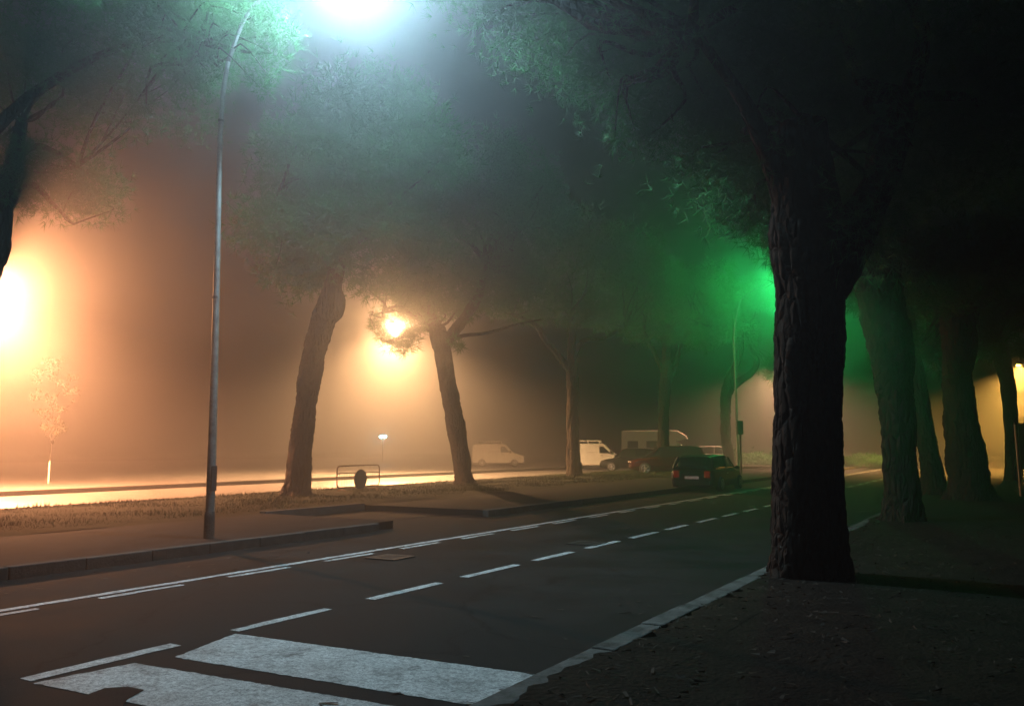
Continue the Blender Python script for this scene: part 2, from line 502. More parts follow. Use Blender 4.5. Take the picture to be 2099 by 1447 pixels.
# ------------------------------------------------------------------ pines
def foliage(centres, radii, tufts, size, flat=0.75, seed=0, nb=9, wk=1.0):
    """pine tufts: each a fan of narrow needle blades, in clumps"""
    rg = np.random.default_rng(seed)
    out = []
    for c, r in zip(centres, radii):
        N = int(tufts * r ** 1.5) + 12
        d = rg.normal(size=(N, 3)); d /= np.linalg.norm(d, axis=1)[:, None]
        rr = r * (0.25 + 0.75 * rg.random(N) ** 0.5) * (1 + .25 * rg.normal(size=N))
        p = np.array(c) + d * rr[:, None] * np.array([1, 1, flat])
        ax = d * .7 + rg.normal(size=(N, 3)) * .5 + np.array([0, 0, .25]); ax /= np.linalg.norm(ax, axis=1)[:, None]
        for b in range(nb):
            e = ax + rg.normal(size=(N, 3)) * .65; e /= np.linalg.norm(e, axis=1)[:, None]
            s = np.cross(e, rg.normal(size=(N, 3))); s /= np.linalg.norm(s, axis=1)[:, None]
            L = size * (.6 + .8 * rg.random(N))[:, None]; W = size * .075 * wk
            v = np.stack([p - s * W * .5, p + s * W * .5, p + e * L + s * W * .15, p + e * L - s * W * .15], 1)
            out.append(v)
    return np.concatenate(out)


def limb_mesh(top, targets, r0, seed, mb=None, n=6):
    rg = random.Random(seed)
    mb = mb or MB()
    top = Vector(top)
    for t in targets:
        t = Vector(t)
        d = t - top
        m1 = top + d * .35 + Vector((rg.uniform(-.3, .3), rg.uniform(-.3, .3), d.length * .02 - abs(d.z) * .08))
        m2 = top + d * .7 + Vector((rg.uniform(-.4, .4), rg.uniform(-.4, .4), rg.uniform(.0, .4)))
        rr = r0 * (0.45 + .4 * rg.random())
        mb.tube([top, m1, m2, t], [rr, rr * .7, rr * .4, rr * .15], n=n, lump=.12, seed=seed, sub=3)
    return mb


def pine(label, D, trunk, forks=(), crown=None, extra=(), seed=1, base_z=0.13, tufts=210, size=.24, nlimb=14, group='stone pines along the road', skip=(), wk=1.0, flat=.8, world=(), nb=9):
    """trunk: (u, v, width px) from base up; forks: the same; crown: (u,v,D,rx,rz,n) clumps inside an ellipsoid; extra: (u,v,D,r) clumps"""
    base = at(trunk[0][0], trunk[0][1], D)
    e = empty('pine_tree', (base.x, base.y, base_z), 0, label, 'tree', group)
    off = Vector((base.x, base.y, base_z))
    P = [at(u, v, D) - off for u, v, w in trunk]
    Rr = [w * D / F / 2 for u, v, w in trunk]
    P = [Vector((P[0].x, P[0].y, -0.25))] + P if P[0].z > -0.2 else P
    if len(P) > len(Rr): Rr = [Rr[0] * 1.15] + Rr
    if D < 12:
        mb = MB().tube(P, Rr, n=110, lump=.07, seed=seed, sub=22, plate=.022, roots=.22)
    elif D < 30:
        mb = MB().tube(P, Rr, n=64, lump=.15, seed=seed, sub=13, plate=.028, roots=.25)
    else:
        mb = MB().tube(P, Rr, n=28, lump=.22, seed=seed, sub=7, roots=.3)
    mb.build('trunk', M_bark, e, smooth=True)
    tips = [P[-1]]
    for fk in forks:
        Dd = D
        Q = []
        for t in fk:
            dd = t[3] if len(t) > 3 else D
            Q.append(at(t[0], t[1], dd) - off)
        rr = [t[2] * D / F / 2 for t in fk]
        MB().tube(Q, rr, n=14, lump=.2, seed=seed + 3, sub=6).build('limb', M_bark, e, smooth=True)
        tips.append(Q[-1])
    rg = random.Random(seed * 13)
    C, RR = [], []
    if crown:
        for (u, v_, Dc, rx, rz, nc) in (crown if isinstance(crown, list) else [crown]):
            c0 = at(u, v_, Dc) - off
            k = 0
            while k < nc:
                a = rg.uniform(0, 2 * math.pi); q = math.sqrt(rg.random()); z = rg.uniform(-1, 1)
                if q * q + z * z > 1: continue
                if q * q + z * z < .15 and rg.random() < .6: continue
                C.append((c0.x + rx * q * math.cos(a), c0.y + rx * q * math.sin(a), c0.z + rz * z)); RR.append(rg.uniform(.55, 1.15)); k += 1
    nmain = len(C)
    for (u, v_, Dc, rr) in extra:
        p = at(u, v_, Dc) - off
        C.append(tuple(p)); RR.append(rr)
    for (x_, y_, z_, rr) in world:
        C.append((x_ - off.x, y_ - off.y, z_ - off.z)); RR.append(rr)
    tg = C[:]
    rg.shuffle(tg)
    mb = MB()
    for t in tg[:nlimb]:
        tp = min(tips, key=lambda q: (q - Vector(t)).length)
        limb_mesh(tp, [t], Rr[-1] * .55, seed + len(mb.v), mb)
    for t in C[nmain:]:
        tp = min(tips, key=lambda q: (q - Vector(t)).length)
        limb_mesh(tp, [t], Rr[-1] * .3, seed + len(mb.v), mb, n=5)
    mb.build('branches', M_bark, e, smooth=True)
    npmesh('crown', foliage(C, RR, tufts, size, seed=seed, wk=wk, flat=flat, nb=nb), 4, M_needle, e)
    return e


G = 'stone pines on the grassy median'
# left edge tree, its crown hangs in front of and beside the near lamp
pine('leaning pine at the left edge of the photo, only its upper trunk in view', 19.5,
     [(-110, 1140, 76), (-90, 900, 62), (-66, 740, 58), (-44, 620, 55), (-27, 560, 50), (-6, 500, 46), (9, 400, 34), (28, 330, 26), (45, 250, 20)],
     forks=[[(3, 450, 20), (60, 380, 14), (110, 420, 8), (150, 460, 4)], [(28, 330, 16), (80, 300, 12), (160, 340, 6)]],
     crown=[(150, 60, 18.5, 3.9, 1.7, 58), (100, 375, 19.5, 1.5, .42, 10)],
     extra=[(60, 330, 19, .8), (170, 350, 19, .8), (210, 420, 19, .6), (150, 400, 19, .5), (255, 250, 17, .6), (30, 380, 19, .7)],
     seed=5, group=G, size=.17, tufts=200, wk=.7, nb=12)
pine('large pine spreading over the street lamp, its crown lit pale by the white lamp', 17.5,
     [(-330, 1180, 90), (-270, 900, 70), (-200, 640, 60), (-120, 380, 48), (-40, 220, 34)],
     forks=[[(-120, 380, 30), (60, 200, 22), (240, 100, 14), (400, 80, 8, 15.5)]],
     crown=[(350, 10, 15.8, 1.7, .9, 20)],
     extra=[(340, 130, 15.2, .6), (370, 165, 15.2, .5), (400, 120, 15.0, .65), (430, 150, 15, .5), (395, 185, 15.2, .35), (440, 60, 14.8, .7), (500, 30, 14.6, .7),
            (548, 60, 14.2, .45), (560, 110, 14.2, .38), (545, 150, 14.2, .3), (533, 180, 14.2, .2), (575, 70, 14.2, .3), (330, 60, 15.5, .8), (290, 100, 15.6, .6), (480, 90, 14.8, .45), (285, 200, 15.6, .3), (300, 218, 15.6, .2)],
     seed=6, group=G, size=.14, tufts=260, nlimb=8, wk=.6, nb=14)
pine('knobbly pine trunk just left of the low barrier', 25.8,
     [(605, 1026, 64), (610, 985, 50), (619, 895, 43), (627, 827, 42), (637, 757, 47), (645, 722, 43), (653, 690, 49), (666, 645, 45), (672, 615, 34), (682, 575, 26), (692, 520, 22)],
     forks=[[(676, 660, 20), (692, 640, 26), (697, 615, 24), (694, 590, 15), (700, 560, 12), (712, 500, 10)], [(686, 560, 16), (620, 470, 12), (560, 420, 8)]],
     crown=[(735, 330, 25.8, 3.3, 2.4, 62), (700, 505, 26, 3.3, .8, 26)],
     extra=[(850, 260, 23, 1.2), (900, 330, 23, 1.0), (780, 345, 23, 1.1), (700, 300, 23.5, .9), (820, 300, 22.5, 1.1), (640, 260, 24, .8), (560, 560, 26, .5), (520, 500, 26, .6), (760, 585, 27, .7), (720, 560, 26, .6), (640, 545, 26.4, .5)],
     seed=1, group=G)
pine('forked pine right of the barrier whose low branch hangs before the orange lamp', 33.3,
     [(953, 1001, 50), (951, 980, 38), (944, 930, 33), (932, 860, 37), (925, 825, 34), (918, 790, 33), (908, 725, 35), (902, 700, 40), (896, 672, 32)],
     forks=[[(896, 680, 30), (884, 650, 24), (868, 615, 18), (850, 570, 12)], [(916, 700, 26), (938, 672, 24), (960, 640, 21), (984, 600, 18), (1000, 540, 12)],
            [(920, 700, 10), (950, 688, 7), (1000, 682, 6), (1060, 665, 4), (1110, 655, 3)], [(890, 672, 10), (850, 650, 8), (815, 628, 6), (785, 640, 4)], [(888, 680, 8), (860, 672, 6), (830, 690, 5), (800, 700, 3)]],
     crown=[(960, 440, 33.3, 3.9, 2.6, 70), (930, 590, 33.3, 3.6, .7, 26)],
     extra=[(980, 385, 30, 1.3), (1055, 345, 31, 1.2), (960, 460, 30, 1.0), (1105, 400, 31, 1.1), (1010, 435, 29.5, .9), (1120, 470, 31, .8), (775, 655, 33, .33), (768, 672, 33, .3), (785, 690, 33, .34), (805, 705, 33, .36), (828, 712, 33, .36), (845, 700, 33, .32), (850, 680, 33, .3), (870, 665, 33, .3), (835, 690, 33, .28), (858, 645, 33, .28), (820, 640, 33, .25),
            (860, 612, 33, .6), (820, 600, 33, .55), (780, 600, 33.5, .5), (905, 640, 33.4, .5), (930, 700, 33, .25), (944, 712, 33, .18), (950, 640, 33.5, .4), (770, 580, 33.5, .5), (1080, 560, 34, .8)],
     seed=2, group=G, tufts=170)
pine('slender pine with a wide left limb, standing before the white van', 44,
     [(1178, 984, 38), (1176, 960, 28), (1174, 900, 25), (1173, 850, 24), (1174, 790, 23), (1173, 760, 24), (1171, 735, 21), (1172, 690, 16), (1170, 640, 13)],
     forks=[[(1170, 762, 13), (1158, 745, 14), (1135, 718, 12), (1117, 697, 12), (1103, 672, 11), (1080, 655, 9), (1050, 645, 7)], [(1176, 735, 12), (1186, 710, 10), (1200, 697, 9), (1235, 694, 7), (1280, 670, 5)]],
     crown=[(1190, 560, 44, 4.6, 2.4, 66)],
     extra=[(1060, 640, 44, .8), (1110, 645, 44, .7), (1280, 665, 44, .8), (1230, 650, 44, .8), (1170, 650, 44, .8), (1010, 632, 43, .6)],
     seed=3, group=G, size=.3, tufts=130)
pine('straight pine trunk standing before the tall camper', 51,
     [(1357, 976, 30), (1358, 950, 24), (1360, 880, 22), (1362, 810, 22), (1366, 770, 24), (1366, 730, 18), (1362, 680, 14)],
     forks=[[(1370, 780, 12), (1384, 750, 12), (1400, 700, 9), (1430, 660, 6)], [(1358, 760, 10), (1340, 720, 9), (1320, 680, 6)]],
     crown=[(1370, 610, 51, 4.8, 2.5, 60)], extra=[(1420, 690, 51, .9), (1320, 685, 51, .9)],
     seed=4, group=G, size=.34, tufts=110)
pine('crooked pine with a hooked right limb behind the dark parked car', 62,
     [(1499, 965, 26), (1495, 940, 20), (1488, 900, 19), (1487, 850, 20), (1488, 815, 22), (1492, 795, 25), (1500, 765, 18), (1512, 740, 13), (1519, 715, 12), (1518, 670, 8)],
     forks=[[(1500, 795, 16), (1518, 780, 15), (1538, 766, 13), (1551, 748, 11), (1549, 732, 9), (1538, 718, 8), (1530, 690, 6)]],
     crown=[(1480, 630, 62, 5, 2.3, 50)], extra=[(1590, 765, 60, .9), (1580, 742, 60, .55), (1600, 770, 60, .8), (1450, 700, 62, .9), (1535, 695, 62, .8)],
     seed=8, group=G, size=.38, tufts=95)

G2 = 'stone pines on the dark near verge'
pine('massive black pine trunk nearest the camera', 10.0,
     [(1658, 1225, 158), (1657, 1150, 144), (1656, 1000, 140), (1656, 850, 132), (1658, 700, 134), (1662, 600, 132), (1662, 540, 150), (1655, 470, 150), (1650, 380, 120), (1645, 250, 90)],
     forks=[[(1690, 590, 90), (1745, 490, 90), (1800, 380, 70), (1860, 200, 50)], [(1630, 480, 70), (1590, 350, 44), (1520, 200, 28), (1420, 60, 14)]],
     crown=[(1760, -60, 10.0, 3.1, 1.5, 46), (1500, 60, 11.5, 1.6, 1.1, 34), (1900, 200, 12, 2.2, 1.3, 40)],
     extra=[(1490, 150, 10.8, .8), (1545, 250, 10.6, .8), (1565, 340, 10.3, .6), (1500, 60, 10.6, .8), (1775, 470, 9.5, .5), (1820, 400, 9.5, .7), (1870, 300, 9.5, .8), (1600, 420, 10.5, .4), (1290, 225, 11.5, .35), (1300, 265, 11.5, .3), (1260, 285, 11.5, .16), (1330, 280, 11.5, .3), (1250, 160, 11.5, .45), (1225, 110, 11.5, .4), (1330, 180, 11.5, .55), (1300, 90, 11.5, .6), (1240, 30, 11.5, .5), (1380, 250, 11.5, .5), (1400, 120, 11.3, .7),
            (1450, 210, 11.3, .6), (1400, 20, 11.3, .7), (1180, 20, 11.8, .4), (1340, 20, 11.6, .6), (1460, 320, 11.3, .5), (1530, 330, 11.3, .6), (1420, 330, 12, .3), (1550, 420, 11.3, .4), (1600, 300, 11.3, .8), (1700, 350, 11.3, .8),
            (1780, 420, 11.3, .6), (1000, -10, 12.6, .34), (1040, 10, 12.6, .3), (960, -20, 12.6, .34), (910, -15, 12.6, .25), (1080, 0, 12.6, .3), (1120, -30, 12.6, .45), (1010, 25, 12.6, .16), (1060, 30, 12.6, .14)],
     world=[(-6.5, 9.2, 8.2, .7), (-6.3, 10.2, 8.0, .8), (-6.3, 11.3, 8.0, .8), (-6.2, 12.3, 8.2, .8), (-5.6, 9.6, 7.6, .7), (-5.5, 10.8, 7.3, .8), (-5.6, 12.0, 7.5, .8), (-5.4, 13.0, 8.0, .9), (-6.0, 10.6, 8.8, .9),  # unseen clumps above the view, added to block the white lamp from the trunk
            (-6.0, 12.0, 9.0, .9), (-6.1, 9.4, 9.1, .8), (-5.0, 10.3, 8.3, .9), (-4.8, 11.8, 8.2, .9), (-6.2, 8.3, 8.9, .6), (-5.4, 8.6, 8.2, .6), (-4.4, 9.0, 8.0, .8)],
     seed=9, group=G2, size=.13, tufts=300, nlimb=14, wk=.6, nb=14)
pine('dark pine leaning left, second of the near verge after the massive trunk', 17.2,
     [(1850, 1085, 78), (1849, 1000, 66), (1842, 900, 66), (1836, 820, 68), (1829, 735, 82), (1816, 660, 86), (1796, 560, 90), (1790, 500, 80), (1780, 420, 60)],
     forks=[[(1805, 560, 60), (1850, 460, 50), (1900, 350, 30)]],
     crown=[(1800, 330, 17.2, 4, 1.9, 70), (1900, 480, 18, 2.6, .7, 26)], extra=[(1800, 470, 17, 1.2), (1860, 510, 17, 1.0), (1760, 420, 16, 1.2), (1905, 560, 18, .9), (1950, 600, 19, .8), (1780, 520, 15.5, .7), (1760, 500, 17, .7), (1880, 560, 18, .6), (1920, 600, 18, .5)],
     seed=10, group=G2, size=.22, tufts=170)
pine('thin dark pine leaning hard to the left behind the second near trunk', 27,
     [(1919, 1020, 58), (1913, 985, 45), (1904, 930, 38), (1893, 870, 36), (1880, 800, 38), (1866, 730, 40), (1850, 650, 40), (1835, 570, 34)],
     crown=[(1830, 470, 27, 4, 1.8, 50)], seed=12, group=G2, size=.28, tufts=130)
pine('stout dark pine with flared base between the leaning trunk and the right edge', 24,
     [(1992, 1045, 100), (1987, 985, 80), (1978, 920, 70), (1968, 850, 60), (1963, 770, 54), (1966, 710, 62), (1965, 650, 66), (1960, 580, 50)],
     forks=[[(1970, 690, 34), (2000, 620, 30), (2050, 540, 20)]],
     crown=[(1980, 500, 24, 4.2, 2.0, 66)], extra=[(1905, 725, 25, .3), (1925, 735, 25, .35), (1890, 705, 25, .5), (2010, 700, 25, .35), (2035, 712, 26, .3), (2000, 660, 25, .6), (2060, 660, 25, .7), (1900, 660, 25, .7)],
     seed=14, group=G2, size=.26, tufts=140)
pine('slim dark pine nearest the right edge of the photo', 38,
     [(2082, 1003, 40), (2079, 975, 30), (2074, 892, 25), (2069, 815, 27), (2060, 760, 29), (2053, 730, 30), (2046, 680, 28)],
     crown=[(2060, 600, 38, 4.5, 1.9, 50)], extra=[(2010, 715, 38, .45), (2030, 722, 38, .35), (2000, 690, 38, .8), (2085, 722, 38, .35), (2100, 715, 38, .5), (2060, 690, 38, .9)],
     seed=15, group=G2, size=.32, tufts=120)


# ------------------------------------------------------------------ young tree left, lit from above
def young_tree():
    D = 36
    b = gnd(104, 986, .05)
    e = empty('young_tree', b, 0, 'small pale young tree glowing in the orange haze beyond the far road', 'tree')
    D = (b - EYE).dot(FW)
    mb = MB().tube([at(104, 994, D) - b, at(103, 940, D) - b, at(106, 880, D) - b, at(112, 820, D) - b, at(120, 760, D) - b], [.022, .02, .017, .013, .008], n=8, lump=.1, sub=4)
    for u, v_ in ((75, 845), (95, 800), (140, 790), (145, 830), (80, 870), (130, 870), (118, 740)):
        mb.tube([at(108, min(v_ + 40, 940), D) - b, at((u + 108) / 2, v_ + 12, D) - b, at(u, v_, D + random.uniform(-.6, .6)) - b], [.02, .014, .006], n=5, sub=3)
    mb.build('trunk', M_bark, e, smooth=True)
    C, RR = [], []
    rg = random.Random(4)
    for _ in range(60):
        t = rg.random()
        v_ = 735 + 160 * t
        wd = 50 * math.sin(math.pi * min(1, t * .8 + .15))
        C.append(tuple(at(110 + rg.uniform(-wd, wd), v_, D + rg.uniform(-.8, .8)) - b)); RR.append(rg.uniform(.06, .2))
    npmesh('crown', foliage(C, RR, 480, .10, seed=3, nb=3, wk=4), 4, M_leaf, e)
    st = empty('stake', gnd(99, 990, .01), 0, 'thin pale wooden stake beside the young tree', 'stake')
    MB().tube([(0, 0, -.1), (0, 0, .95)], .035, n=8).build('post', M_cream, st)
    MB().sph((0, 0, .95), (.04, .04, .02)).build('cap', M_cream, st)


young_tree()


# ------------------------------------------------------------------ street lamps
def add_light(parent, loc, col, power, size=R(160), blend=.5, rad=.12, name='lamp_light', rx=0):
    l = bpy.data.lights.new(name, 'SPOT')
    l.energy = power; l.color = col; l.spot_size = size; l.spot_blend = blend; l.shadow_soft_size = rad
    o = bpy.data.objects.new(name, l); COL.objects.link(o)
    o.parent = parent; o.location = loc; o.rotation_euler = (rx, 0, 0)
    return o


def street_lamp(label, base, head, col, power, em, rb=.1, group='tall street lamps', seed=0, size=R(160), mat_pole=M_pole, blend=.5, bend=None, spill=0):
    """tapered steel pole that bends into an arm; flat luminaire with a glass lens"""
    base = Vector(base); h = Vector(head) - base
    e = empty('street_lamp', base, 0, label, 'street lamp', group)
    hz = h.z - .95
    lx = h.x * .06; ly = h.y * .06
    q = bend or (0, 0)
    pts = [(0, 0, -.2), (0, 0, 1.2), (q[0] * .3, q[1] * .3, hz * .45), (q[0] * .7, q[1] * .7, hz * .8), (q[0] + lx, q[1] + ly, hz * .92), (h.x * .14, h.y * .14, hz + .05), (h.x * .34, h.y * .34, hz + .45), (h.x * .62, h.y * .62, hz + .75), (h.x * .93, h.y * .93, h.z + .06)]
    rr = [rb, rb * .97, rb * .72, rb * .6, rb * .52, rb * .45, rb * .38, rb * .34, rb * .3]
    MB().tube(pts[:5], rr[:5], n=14, sub=4).build('pole', mat_pole, e, smooth=True)
    MB().tube(pts[4:], rr[4:], n=12, sub=5).build('arm', mat_pole, e, smooth=True)
    MB().tube([(0, 0, -.02), (0, 0, .36), (0, 0, .42)], [rb * 1.2, rb * 1.16, rb * 1.02], n=16).build('base_sleeve', M_sleeve, e, smooth=False)
    for z in (.45, .8):
        zz = hz * z
        f = z / .8
        MB().tube([(q[0] * .7 * f, q[1] * .7 * f, zz), (q[0] * .7 * f, q[1] * .7 * f, zz + .04)], rb * (.8 if z < .6 else .66), n=14).build('joint_band', M_dark, e)
    m2 = MB().box((rb * .85, -.055, .75), (rb * 1.06, .055, 1.15))
    m2.build('service_hatch', M_dark, e, bevel=.006)
    d = Vector((h.x, h.y, 0)).normalized()
    a = math.atan2(d.y, d.x)
    hd = MB()
    vs, fs = [], []
    prof = [(-.36, .05, .05), (-.3, .1, .1), (-.05, .15, .14), (.22, .15, .12), (.34, .1, .06)]
    for (x, wy, hh) in prof:
        for th in range(10):
            t = math.pi * th / 9
            vs.append((x, math.cos(t) * wy, math.sin(t) * hh))
    for i in range(len(prof) - 1):
        for th in range(9):
            fs.append((i * 10 + th, i * 10 + th + 1, (i + 1) * 10 + th + 1, (i + 1) * 10 + th))
        fs.append((i * 10 + 9, i * 10, (i + 1) * 10, (i + 1) * 10 + 9))
    fs.append(tuple(range(10))); fs.append(tuple(40 + i for i in range(9, -1, -1)))
    hd.add(vs, fs)
    ho = hd.build('lamp_head', mat_pole if mat_pole else M_pole, e, smooth=True)
    ho.location = h; ho.rotation_euler = (0, 0, a)
    ln = MB().sph((0, 0, 0), (.26, .12, .06), 14, 8).build('lens', emis('lens_glow', col, em), ho, smooth=True)
    ln.location = (0, 0, -.03)
    add_light(e, h + Vector((0, 0, -.12)), col, power, size, blend)
    if spill:
        l = bpy.data.lights.new('lamp_spill', 'POINT'); l.energy = spill; l.color = col; l.shadow_soft_size = .12
        o = bpy.data.objects.new('lamp_spill', l); COL.objects.link(o); o.parent = e; o.location = h + Vector((0, 0, -.14))
    return e


WHITE = (0.50, 0.83, 1.0)
GREEN = (0.03, 1.0, 0.20)
WARM = (1.0, 0.40, 0.17)
CREAM = (1.0, 0.52, 0.22)
YEL = (1.0, 0.50, 0.09)

b1 = gnd(428, 1103, .15)
street_lamp('tall pale street lamp on the pavement at the left, its white lamp above the picture', b1, at(722, -112, 13.9), WHITE, 850, 60, rb=.072, size=R(92), blend=.6, spill=3500, bend=(-.08, -.05))
b2 = at(1513, 960, 46); b2.z = .15
street_lamp('thin street lamp in the green glow behind the massive trunk', b2, at(1622, 565, 44.5), GREEN, 1200, 60, rb=.08, size=R(90), blend=.6, spill=2600)
b3 = gnd(936, 970, .02)
D3 = (b3 - EYE).dot(FW)
street_lamp('street lamp behind the hanging pine branch, shining creamy white over the far road', b3, at(806, 665, D3 - 3), CREAM, 145000, 700, rb=.07, size=R(154), blend=.5, spill=5000, bend=(-.40, -.24))
h5 = at(-25, 590, 31)
b5 = Vector((h5.x - 2.6, h5.y - .4, .02))
street_lamp('orange street lamp just outside the left edge, lighting the far road', b5, h5, WARM, 160000, 100, rb=.07, size=R(152), blend=.5, spill=15000)
b6 = at(2150, 990, 58); b6.z = .1
street_lamp('yellow street lamp in the pine branches at the right edge', b6, at(2088, 748, 55), YEL, 80000, 100, rb=.07, size=R(156), blend=.4)
b7 = at(1650, 960, 74); b7.z = .1
street_lamp('distant warm street lamp hidden behind the massive trunk', b7, at(1606, 738, 73), (1.0, .5, .27), 75000, 100, rb=.07, size=R(158), blend=.4)


def low_lamp():
    D = 85
    p = at(785, 895, D)
    e = empty('bollard_lamp', (p.x, p.y, 0), 0, 'distant small cyan lamp on a low post in the haze', 'lamp')
    MB().tube([(0, 0, -.1), (0, 0, p.z - .1)], .05, n=8).build('post', M_pole, e)
    MB().box((-.5, -.12, p.z + .13), (.5, .12, p.z + .22)).build('hood', M_dark, e, bevel=.02)
    MB().sph((0, 0, p.z), (.46, .14, .17), 16, 8).build('lens', emis('cyan_glow', (.25, .9, 1.0), 40), e, smooth=True)


low_lamp()

# ------------------------------------------------------------------ barrier with the round sign
def barrier():
    p = gnd(690, 1010, .13); q = gnd(777, 1004, .13)
    d = (q - p); L = d.length; a = math.atan2(d.y, d.x)
    e = empty('crowd_barrier', p, a, 'low metal barrier with a round sign on the grass edge between two pines', 'barrier')
    h0, h1, rc = .16, .86, .13
    pts = []
    for (cx, cz, a0) in ((L - rc, h0 + rc, -90), (L - rc, h1 - rc, 0), (rc, h1 - rc, 90), (rc, h0 + rc, 180)):
        for k in range(5):
            t = R(a0 + 90 * k / 4)
            pts.append((cx + rc * math.cos(t), 0, cz + rc * math.sin(t)))
    pts.append(pts[0])
    MB().tube(pts, .021, n=8, caps=False).build('frame', M_rust, e, smooth=True)
    MB().tube([(.0, 0, .62), (L, 0, .62)], .015, n=8).build('rail', M_rust, e)
    m = MB()
    for i in range(1, 18):
        x = L * i / 18
        m.tube([(x, 0, .17), (x, 0, .615)], .004, n=6)
    m.build('bars', M_rust, e)
    for x in (.25, L - .25):
        MB().tube([(x, -.25, .0), (x, -.02, .1), (x, 0, .17), (x, .02, .1), (x, .25, 0)], .016, n=6).build('foot', M_rust, e)
    s = MB()
    n = 36; cx = L * .52; cz = .40; rr = .33
    vs = [(cx + rr * math.cos(2 * math.pi * i / n), -.03, cz + rr * math.sin(2 * math.pi * i / n)) for i in range(n)] + [(cx + rr * math.cos(2 * math.pi * i / n), -.045, cz + rr * math.sin(2 * math.pi * i / n)) for i in range(n)]
    s.add(vs, [tuple(range(n)), tuple(range(2 * n - 1, n - 1, -1))] + [(i, (i + 1) % n, (i + 1) % n + n, i + n) for i in range(n)])
    so = s.build('round_sign', M_signback, e)
    MB().box((cx - .03, -.028, cz - .1), (cx + .03, -.022, cz + .24)).build('bracket', M_rust, so)


barrier()

# ------------------------------------------------------------------ vehicles
def wheel(parent, x, y, r, wd=.2):
    m = MB().tube([(x, y - wd / 2, r), (x, y - wd / 2 + .03, r), (x, y + wd / 2 - .03, r), (x, y + wd / 2, r)], [r - .03, r, r, r - .03], n=24)
    w = m.build('wheel', M_tyre, parent, smooth=False)
    sgn = 1 if y > 0 else -1
    f = MB()
    yo = y + sgn * (wd / 2 + .004)
    f.tube([(x, yo - sgn * .03, r), (x, yo, r)], r * .2, n=12)
    for k in range(5):
        t = 2 * math.pi * k / 5
        f.tube([(x, yo - sgn * .006, r), (x + math.cos(t) * r * .62, yo - sgn * .006, r + math.sin(t) * r * .62)], [r * .11, r * .08], n=6)
    f.tube([(x + r * .64 * math.cos(2 * math.pi * i / 24), yo - sgn * .008, r + r * .64 * math.sin(2 * math.pi * i / 24)) for i in range(25)], .018, n=6, caps=False)
    f.build('rim', M_rim, w)
    return w


def loft(sections, name, m, parent, **kw):
    """sections: list of (x, [(y,z)...]) closed loops of equal length"""
    n = len(sections[0][1])
    vs = [(x, y_, z_) for x, lp in sections for y_, z_ in lp]
    fs = []
    for i in range(len(sections) - 1):
        for k_ in range(n):
            fs.append((i * n + k_, i * n + (k_ + 1) % n, (i + 1) * n + (k_ + 1) % n, (i + 1) * n + k_))
    fs.append(tuple(range(n))); fs.append(tuple((len(sections) - 1) * n + k_ for k_ in range(n)))
    return MB().add(vs, fs).build(name, m, parent, **kw)


def body_loop(w, z0, z1, sh=.12):
    """half rounded cross-section: sill to shoulder"""
    return [(-w * .94, z0), (-w, z0 + (z1 - z0) * .35), (-w * .985, z1 - sh), (-w * .90, z1), (w * .90, z1), (w * .985, z1 - sh), (w, z0 + (z1 - z0) * .35), (w * .94, z0)]


def cabin_loop(w, wt, z0, z1):
    return [(-w, z0), (-w * .97, z0 + .1), (-wt - .03, z1 - .1), (-wt + .06, z1 - .01), (0, z1 + .02), (wt - .06, z1 - .01), (wt + .03, z1 - .1), (w * .97, z0 + .1), (w, z0)]


